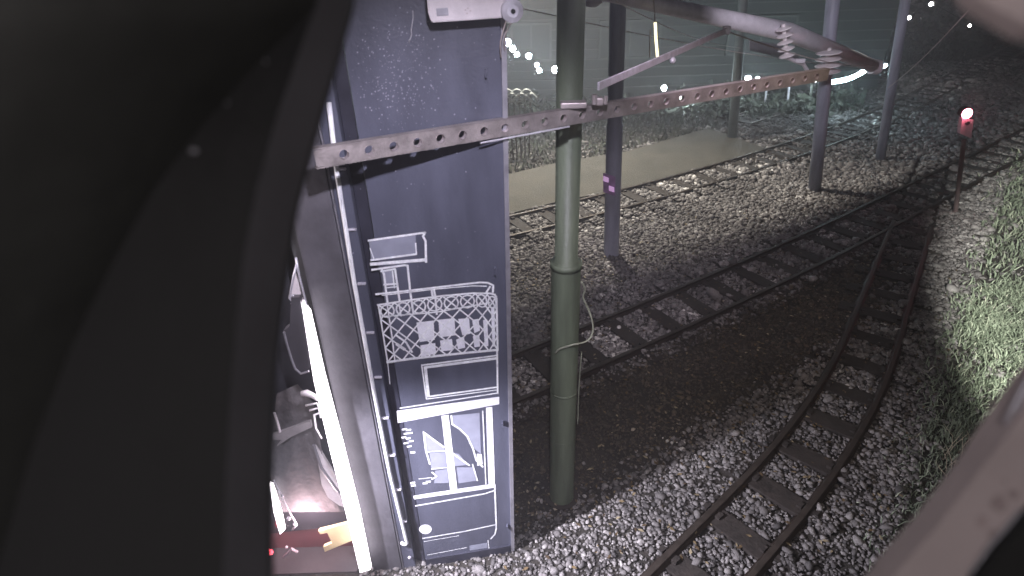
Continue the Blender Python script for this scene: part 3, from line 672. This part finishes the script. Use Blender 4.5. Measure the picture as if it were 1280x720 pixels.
# lilac overhead arm and insulators
arm = thing('tubular_crossarm', at(900,20,10.5), 'thick pale lilac tube crossing the top of the view above the strut', 'overhead arm')
A0, A1, A2 = at(690,-22,8.6), at(985,40,11.5), at(1092,83,13.2)
bm = BM(); tube(bm, [A0, A1, A2], [.08,.16,.13], 16); link('tube', bm, MT['lilac'], arm, smooth=True)
bm = BM(); tube(bm, [A2+Vector((-.05,0,0)), A2+Vector((.12,.05,-.03))], .15, 16); link('end_collar', bm, MT['lilac'], arm)
def insulator(x0, y0, x1, y1, Y, label, nd, wpx):
    t = thing('insulator', at(x0,y0,Y), label, 'insulator', 'insulators hanging from the overhead arm')
    p0, p1 = at(x0,y0,Y), at(x1,y1,Y); bm = BM(); tube(bm, [p0, p1], .035, 10); link('core', bm, MT['white'], t)
    rr = wpx*Y*1.15/F/2
    for k in range(nd):
        q = p0.lerp(p1, (k+.6)/nd); dn = (p1-p0).normalized(); bm = BM(); tube(bm, [q-dn*.028, q, q+dn*.012, q+dn*.02], [.04, rr*.8, rr, .04], 18); link('disc', bm, MT['white'], t, smooth=True)
    return t
insulator(979,30,984,72,11.0,'white stacked disc insulator hanging left under the lilac arm',5,17)
insulator(1037,60,1034,92,11.6,'wide ribbed white insulator hanging nearer the arm end',4,26)
bm = BM()
t = thing('insulator_link', at(1000,82,11.2), 'small bent metal link between the two white insulators', 'bracket')
tube(bm, [at(984,72,11.0), at(993,76,11.1), at(1004,80,11.2), at(1010,90,11.3), at(1004,97,11.3)], .035, 8); box(bm, at(1000,76,11.1), (.16,.08,.07), None, .01); link('link_arm', bm, MT['lilac'], t)
sg_ = thing('hanging_sign', at(970,60,15.5), 'faint grey blank board hanging between the pale pole and insulators', 'sign')
bm = BM(); sheet(bm, [at(937,50,15.5), at(975,56,15.5), at(1012,80,15.5), at(975,72,15.5), at(937,63,15.5)], .04, (0,1,0)); link('board', bm, mat('faded_sign', (.17,.16,.19), .7), sg_)
ow = thing('overhead_wire', at(900,50,12), 'thin overhead wires strung between the poles at the top', 'wire')
bm = BM()
for A, B in [((640,8,9),(1095,86,14)), ((905,38,6.9),(1100,82,13.5)), ((770,2,9),(925,60,15)), ((1110,110,13),(1240,-20,9))]:
    p0, p1 = at(*A), at(*B); tube(bm, [p0.lerp(p1, k/8)-Vector((0,0,.12*math.sin(math.pi*k/8))) for k in range(9)], .008, 6)
link('wire', bm, MT['beam_in'], ow)
ht = thing('hanging_lit_wire', at(820,50,9), 'vertical wire hanging behind the pale strut, its warm light added as glow', 'light')  # a wire, not a lamp; its glow is added
bm = BM(); tube(bm, [at(819,28,9), at(820,50,9), at(822,72,9)], .02, 10); link('wire_glow', bm, MT['wireglow'], ht)  # wire glows by emission in place of light falling on it
bm = BM(); tube(bm, [at(813,36,9), at(812,72,9)], .009, 8); tube(bm, [at(817,0,9), at(819,28,9)], .01, 8); link('hanger_wire', bm, MT['beam_in'], ht)
cf = thing('ceiling_fitting', at(742,2,7), 'small pale dome fitting at the top edge right of the green pole', 'fitting')
bm = BM(); tube(bm, [at(741,-10,7), at(741,0,7), at(742,5,7), at(742,9,7)], [.03,.09,.10,.03], 16); link('dome', bm, MT['white'], cf, smooth=True)
# white box at the top of the door
wb = thing('junction_box', pl(580,8,.1), 'white box with a round roller fixed across the top of the painted door', 'box')
bm = BM(); sheet(bm, [pl(531,-24,.07), pl(640,-32,.07), pl(640,17,.07), pl(586,21,.07), pl(538,24,.07), pl(534,14,.07)], .09, nrm); bmesh.ops.bevel(bm, geom=bm.edges[:], offset=.006, segments=2, affect='EDGES'); link('casing', bm, MT['white'], wb)
bm = BM(); sheet(bm, [pl(543,7,.162), pl(557,6,.162), pl(558,15,.162), pl(544,16,.162)], .004, nrm); link('vent', bm, MT['jamb_l'], wb)
bm = BM()
for x, y in [(577,8),(580,6),(583,9),(579,12)]: sheet(bm, [pl(x,y,.162), pl(x+2,y,.162), pl(x+2,y+1.5,.162), pl(x,y+1.5,.162)], .003, nrm)
link('small_mark', bm, MT['beam_in'], wb)
c0 = pl(633,9,.17); bm = BM(); tube(bm, [c0, c0+nrm*.035, c0+nrm*.05], [.058,.058,.03], 24); link('roller', bm, MT['whitemetal'], wb, smooth=False)
bm = BM(); tube(bm, [c0+nrm*.05, c0+nrm*.062], .012, 10); link('bolt', bm, MT['dark'], wb)
bm = BM(); tube(bm, smooth_path([pl(636,18,.17), pl(632,30,.12), pl(628,44,.08), pl(630,62,.04)]), .004, 6); tube(bm, smooth_path([pl(628,18,.17), pl(625,35,.12), pl(623,52,.08), pl(625,70,.04)]), .004, 6); link('hanging_cord', bm, MT['beam_in'], wb)
vw = thing('snagged_wire', pl(517,25,.02), 'short thin wire hanging on the door below the white box', 'wire')
bm = BM(); tube(bm, smooth_path([pl(516,13,.01), pl(516,24,.02), pl(514,36,.02), pl(514,44,.02), pl(511,52,.01)]), .003, 6); link('wire', bm, MT['whitemetal'], vw)

# ------------------------------------------------------------------ background
YB = 21.5
bld = thing('station_building', (3, YB, 0), 'dark green grey clad building along the back behind the poles', 'building')
bm = BM(); box(bm, (3.5, YB+2.5, 2.6), (19, 5, 5.2)); link('wall', bm, MT['cladding'], bld)
bm = BM()
for z_ in np.arange(.35, 5.1, .32): box(bm, (3.5, YB-.012, z_), (19, .03, .035))
link('cladding_rib', bm, MT['frame'], bld)
for x0, w_ in [(-1.2,1.5),(.9,1.3),(4.2,2.0),(8.6,2.2)]:
    bm = BM(); box(bm, (x0, YB-.04, 1.9), (w_, .06, 1.1)); wnd = link('window', bm, MT['darkwin'], bld)
    bm = BM()
    for s_ in (-1, 1): box(bm, (x0+s_*w_/2, YB-.07, 1.9), (.07,.05,1.2)); box(bm, (x0, YB-.07, 1.9+s_*.58), (w_+.07,.05,.07))
    box(bm, (x0, YB-.07, 1.9), (.05,.05,1.1)); link('window_frame', bm, MT['frame'], wnd)
bm = BM(); box(bm, (3.5, YB-1.0, 3.35), (19, 2.0, .12)); link('canopy', bm, MT['cladding'], bld)
def hedge(name, x0, x1, y, h, dep, n, label, m):
    P = np.c_[rng.uniform(x0, x1, n), y+rng.normal(0, dep, n), np.abs(rng.normal(0, .5, n))*h]
    P[:,2] *= .75+.35*np.sin(P[:,0]*1.3)+.2*np.sin(P[:,0]*3.7)
    s = rng.uniform(.04,.11,n); V = rng.normal(0, 1, (n, 4, 3)); V -= V.mean(1, keepdims=True); V *= s[:,None,None]; V += P[:,None]; V[...,2] = np.abs(V[...,2])
    Fq = (np.array([[0,1,2],[0,2,3]])[None]+(np.arange(n)*4)[:,None,None]).reshape(-1,3)
    return npmesh(name, V.reshape(-1,3), Fq, np.repeat(rng.random(n), 4), m, label=label, cat='hedge')
dkleaf = tonemat('dark_leaf', [(0,(.015,.02,.012)),(.8,(.05,.06,.04)),(1,(.13,.14,.11))])
hedge('hedge', 13.2, 34, 30, 3.2, 1.3, 9000, 'dark ragged hedge far away behind the red signal', dkleaf)
hedge('low_shrubs', -1, 11, 19.2, .5, .5, 3500, 'low dark shrubs along the foot of the far building', dkleaf)
fr_ = thing('frosted_shrub', at(648,124,15), 'small shrub with pale arching fronds beside the upper door edge', 'shrub')
frm = mat('pale_frond', (.34,.36,.36), .6)
bm = BM()
for r0_ in range(4):
    for k in range(3):
        x = 633+k*12+(r0_ % 2)*5; y = 113+r0_*5
        tube(bm, smooth_path([at(x-5,y+3,15), at(x-1,y-1,14.95), at(x+4,y-.5,14.95), at(x+9,y+4,15)], 4), [.02]*13, 5)
link('frond', bm, frm, fr_)
bm = BM(); q = at(650,124,15.03); 
for k in range(5): tube(bm, [Vector((q.x+.1*k-.2, 15.05, 0)), Vector((q.x+.14*k-.3, 15.02, q.z+.1))], .02, 5)
link('stem', bm, MT['bark'], fr_)
fn = thing('platform_fence', G(970,134), 'pale thin post fence along the far platform below the string lights', 'fence')
def foot(x, y): return G(x, y)
for x, y, yt in [(947,133,104),(956,132,104),(984,134,104),(1012,133,106),(940,133,106)]:
    b0 = foot(x, y); q = at(x+3 if x > 950 else x+1, yt, b0.y); bm = BM(); tube(bm, [b0, q], .035, 8); link('post', bm, MT['whitemetal'] if x in (956,984) else MT['frame'], fn)
bm = BM(); b0, b1 = foot(945,134), foot(990,134); tube(bm, [b0+Vector((0,0,.06)), b1+Vector((0,0,.06))], .035, 8); b2, b3 = foot(820,134), foot(905,133); tube(bm, [b2+Vector((0,0,.06)), b3+Vector((0,0,.06))], .02, 8); b4, b5 = foot(1000,134), foot(1024,134); tube(bm, [b4+Vector((0,0,.06)), b5+Vector((0,0,.06))], .02, 8); link('bottom_rail', bm, MT['whitemetal'], fn)
def string(pts, Y, label, m, r=.055, wirepts=None):
    t = thing('string_lights', at(pts[0][0], pts[0][1], Y), label, 'string lights')
    bm = BM(); P = [at(q[0], q[1]-1, Y) for q in (wirepts or sorted(pts))]; tube(bm, P, .01, 5); link('wire', bm, MT['dark'], t)
    for p in pts:
        bm = BM(); ico(bm, at(p[0], p[1], Y), p[2] if len(p) > 2 else r, 2); link('bulb', bm, m, t, smooth=True)
    return t
string([(634,53,.10),(641,61,.075),(646,68,.06),(661,70,.075),(671,81,.055),(674,88,.065),(694,87,.09)], 17, 'short sagging string of cool white bulbs just right of the door edge', MT['bulb'])
string([(830,110,.08),(857,124,.085),(861,117,.045),(852,122,.045)], 19, 'few cool bulbs shining through the holes of the long beam', MT['bulb'])
string([(935,98,.08),(947,99,.07),(960,98,.04),(1013,101,.05),(1019,100,.07)], 19, 'line of small cool bulbs between the pale and blue poles', MT['bulb'])
string([(1105,12,.06),(1125,18,.07),(1136,22,.06),(1071,31,.05),(1164,5,.06),(1212,32,.04)], 22, 'scattered small bulbs high at the top right', MT['warmbulb'], wirepts=[(1060,33),(1105,11),(1136,21),(1164,4),(1212,31)])
rl = thing('rope_light', at(1060,97,17.5), 'curved glowing cool white rope light right of the insulators', 'rope light')
bm = BM(); tube(bm, smooth_path([at(x, y, 17.5) for x, y in [(1036,103),(1050,101),(1062,98),(1075,92),(1084,86),(1092,81)]]), [.06]*31, 8)
link('glowing_tube', bm, MT['tubel'], rl, smooth=True)
bm = BM(); tube(bm, [at(1097,87,17.5), at(1103,84,17.5), at(1108,81,17.5)], .045, 8); link('end_tube', bm, MT['tubel'], rl, smooth=True)
# red signal
S0 = G(1194, 268); sy = S0.y
sg = thing('red_signal', S0, 'small railway signal on a thin post showing a glowing red light', 'signal')
tp = at(1207,172,sy)
bm = BM(); tube(bm, [S0, at(1205,174,sy)], .04, 12); link('post', bm, mat('signal_post', (.10,.07,.07), .6), sg)
bm = BM(); sheet(bm, [at(1203,148,sy-.06), at(1217,150,sy-.06), at(1214,173,sy-.06), at(1200,167,sy-.06)], .09, (0,1,0)); link('backboard', bm, MT['sigbox'], sg)
bm = BM(); q = at(1209,154,sy-.075); tube(bm, [q, q-Vector((0,.02,0))], .035, 14); link('unlit_lens', bm, MT['dark'], sg)
bm = BM(); ico(bm, at(1209,142,sy-.1), .085, 3, (1,.6,1.05)); link('red_lens', bm, MT['red'], sg, smooth=True)
bm = BM(); q = at(1209,141,sy-.02); tube(bm, [q, q+Vector((0,.12,0))], .095, 16); link('lamp_housing', bm, MT['dark'], sg)

# ------------------------------------------------------------------ light
def lamp(kind, name, loc, target, power, col, size=.2, spot=None, blend=.3):
    l = bpy.data.lights.new(name, kind); l.energy = power; l.color = col
    if kind == 'AREA': l.size = size
    else: l.shadow_soft_size = size
    if kind == 'SPOT': l.spot_size = R(spot); l.spot_blend = blend
    o = bpy.data.objects.new(name, l); COL.objects.link(o); o.location = loc
    d = Vector(target)-Vector(loc); o.rotation_euler = d.to_track_quat('-Z', 'Y').to_euler(); return o
lamp('SPOT', 'shed_flood', (-2.15, 2.40, 2.8), (.45, 3.0, 0), 2400, (.90,.87,1.0), .06, 72, 1.0)
lamp('SPOT', 'camera_lamp', (.15, 1.0, 5.6), (-.45, 3.7, 2.5), 660, (.89,.84,1.0), .06, 68, .8)
# floodlight on the building; added unseen plate cuts the lit and dark ballast edge
LY = Vector((.5, 15.2, 6.2))
lamp('SPOT', 'yard_lamp', LY, (2.6, 12.2, 0), 5900, (1.0,.93,.80), .03, 102, .8)
fl = thing('floodlight', LY+Vector((0,0,.15)), 'floodlight high above the beige path with an added unseen plate blocking its light', 'floodlight')
ea, ec = LY.lerp(Vector((-2.4,6.6,0)), .08), LY.lerp(Vector((13.5,15.0,0)), .08)
bm = BM(); sheet(bm, [ea, ec, ec+Vector((.5,-.55,.75)), ea+Vector((-.1,-.75,.75))], .01, (0,-.7,-.3)); link('light_blocker', bm, MT['dark'], fl)  # unseen plate added to block the light on the near side
bm = BM(); tube(bm, [LY+Vector((0,0,.25)), LY+Vector((0,.3,.3)), Vector((.5,21.4,6.3))], .03, 8); box(bm, LY+Vector((0,0,.2)), (.3,.2,.12), None, .02); link('arm', bm, MT['dark'], fl)
lamp('SPOT', 'bank_fill', (2.0, -1.5, 5.5), (9.6, 5.8, 0), 19000, (1.0,1.0,.93), .08, 38, .35)  # unseen light added to brighten the grass bank
lamp('POINT', 'shed_lamp', (-2.0, 3.3, 3.4), (0,0,0), 25, (1,.9,.95), .15)
lamp('POINT', 'shed_low_fill', (-1.85, 3.45, .7), (0,0,0), 22, (1,.72,.76), .1)  # added light for the pinkish glow low in the gap
lamp('POINT', 'signal_glow', tuple(at(1209,142,sy-.3)), (0,0,0), 1.5, (1,.15,.22), .08)
lamp('SPOT', 'arm_fill', (3.2, 5.6, 5.2), (5.9, 11.3, 4.3), 1100, (.93,.88,1.0), .12, 56, .6)  # unseen light added to brighten the lilac tube and insulators
lamp('SPOT', 'warm_fill', (2.5, 2.5, 6.5), (2.2, 6.4, 0), 340, (1.0,.78,.60), .3, 66, 1.0)  # unseen light added to warm the dim brown ground
lamp('SPOT', 'violet_fill', (.6, 3.0, 6.0), (3.2, 8.8, 0), 620, (.90,.78,1.0), .2, 42, 1.0)  # unseen light added to tint the gravel violet
lamp('POINT', 'housing_fill', (-.1, -.3, 5.35), (0,0,0), 15, (1,.93,.93), .2)  # added light behind the camera to lift the near covers and board
sun = lamp('SUN', 'moon', (0,0,20), (4,6,0), .05, (.8,.82,1)); sun.data.angle = R(20)
w = bpy.data.worlds.new('World'); SC.world = w; w.use_nodes = True; nt = w.node_tree
sky = nt.nodes.new('ShaderNodeTexSky'); sky.sky_type = 'NISHITA'; sky.sun_disc = False; sky.sun_elevation = R(2); sky.sun_rotation = R(200)
nt.links.new(sky.outputs['Color'], nt.nodes['Background'].inputs['Color']); nt.nodes['Background'].inputs['Strength'].default_value = .008
HAZE = 0.012
if HAZE:
    bm = BM(); box(bm, (20, 20, 2.75), (90, 60, 7.5)); hz = link('haze', bm, bpy.data.materials.new('haze'), kind='stuff', label='thin night haze in the air around the lamps', cat='haze')
    m = hz.data.materials[0]; m.use_nodes = True; n = m.node_tree; n.nodes.remove(n.nodes['Principled BSDF'])
    v = n.nodes.new('ShaderNodeVolumePrincipled'); v.inputs['Density'].default_value = HAZE; v.inputs['Color'].default_value = (.85,.85,.9,1); v.inputs['Anisotropy'].default_value = .35
    n.links.new(v.outputs['Volume'], n.nodes['Material Output'].inputs['Volume'])
SC.view_settings.view_transform = 'Standard'; SC.view_settings.look = 'None'; SC.view_settings.exposure = 0; SC.view_settings.gamma = 1
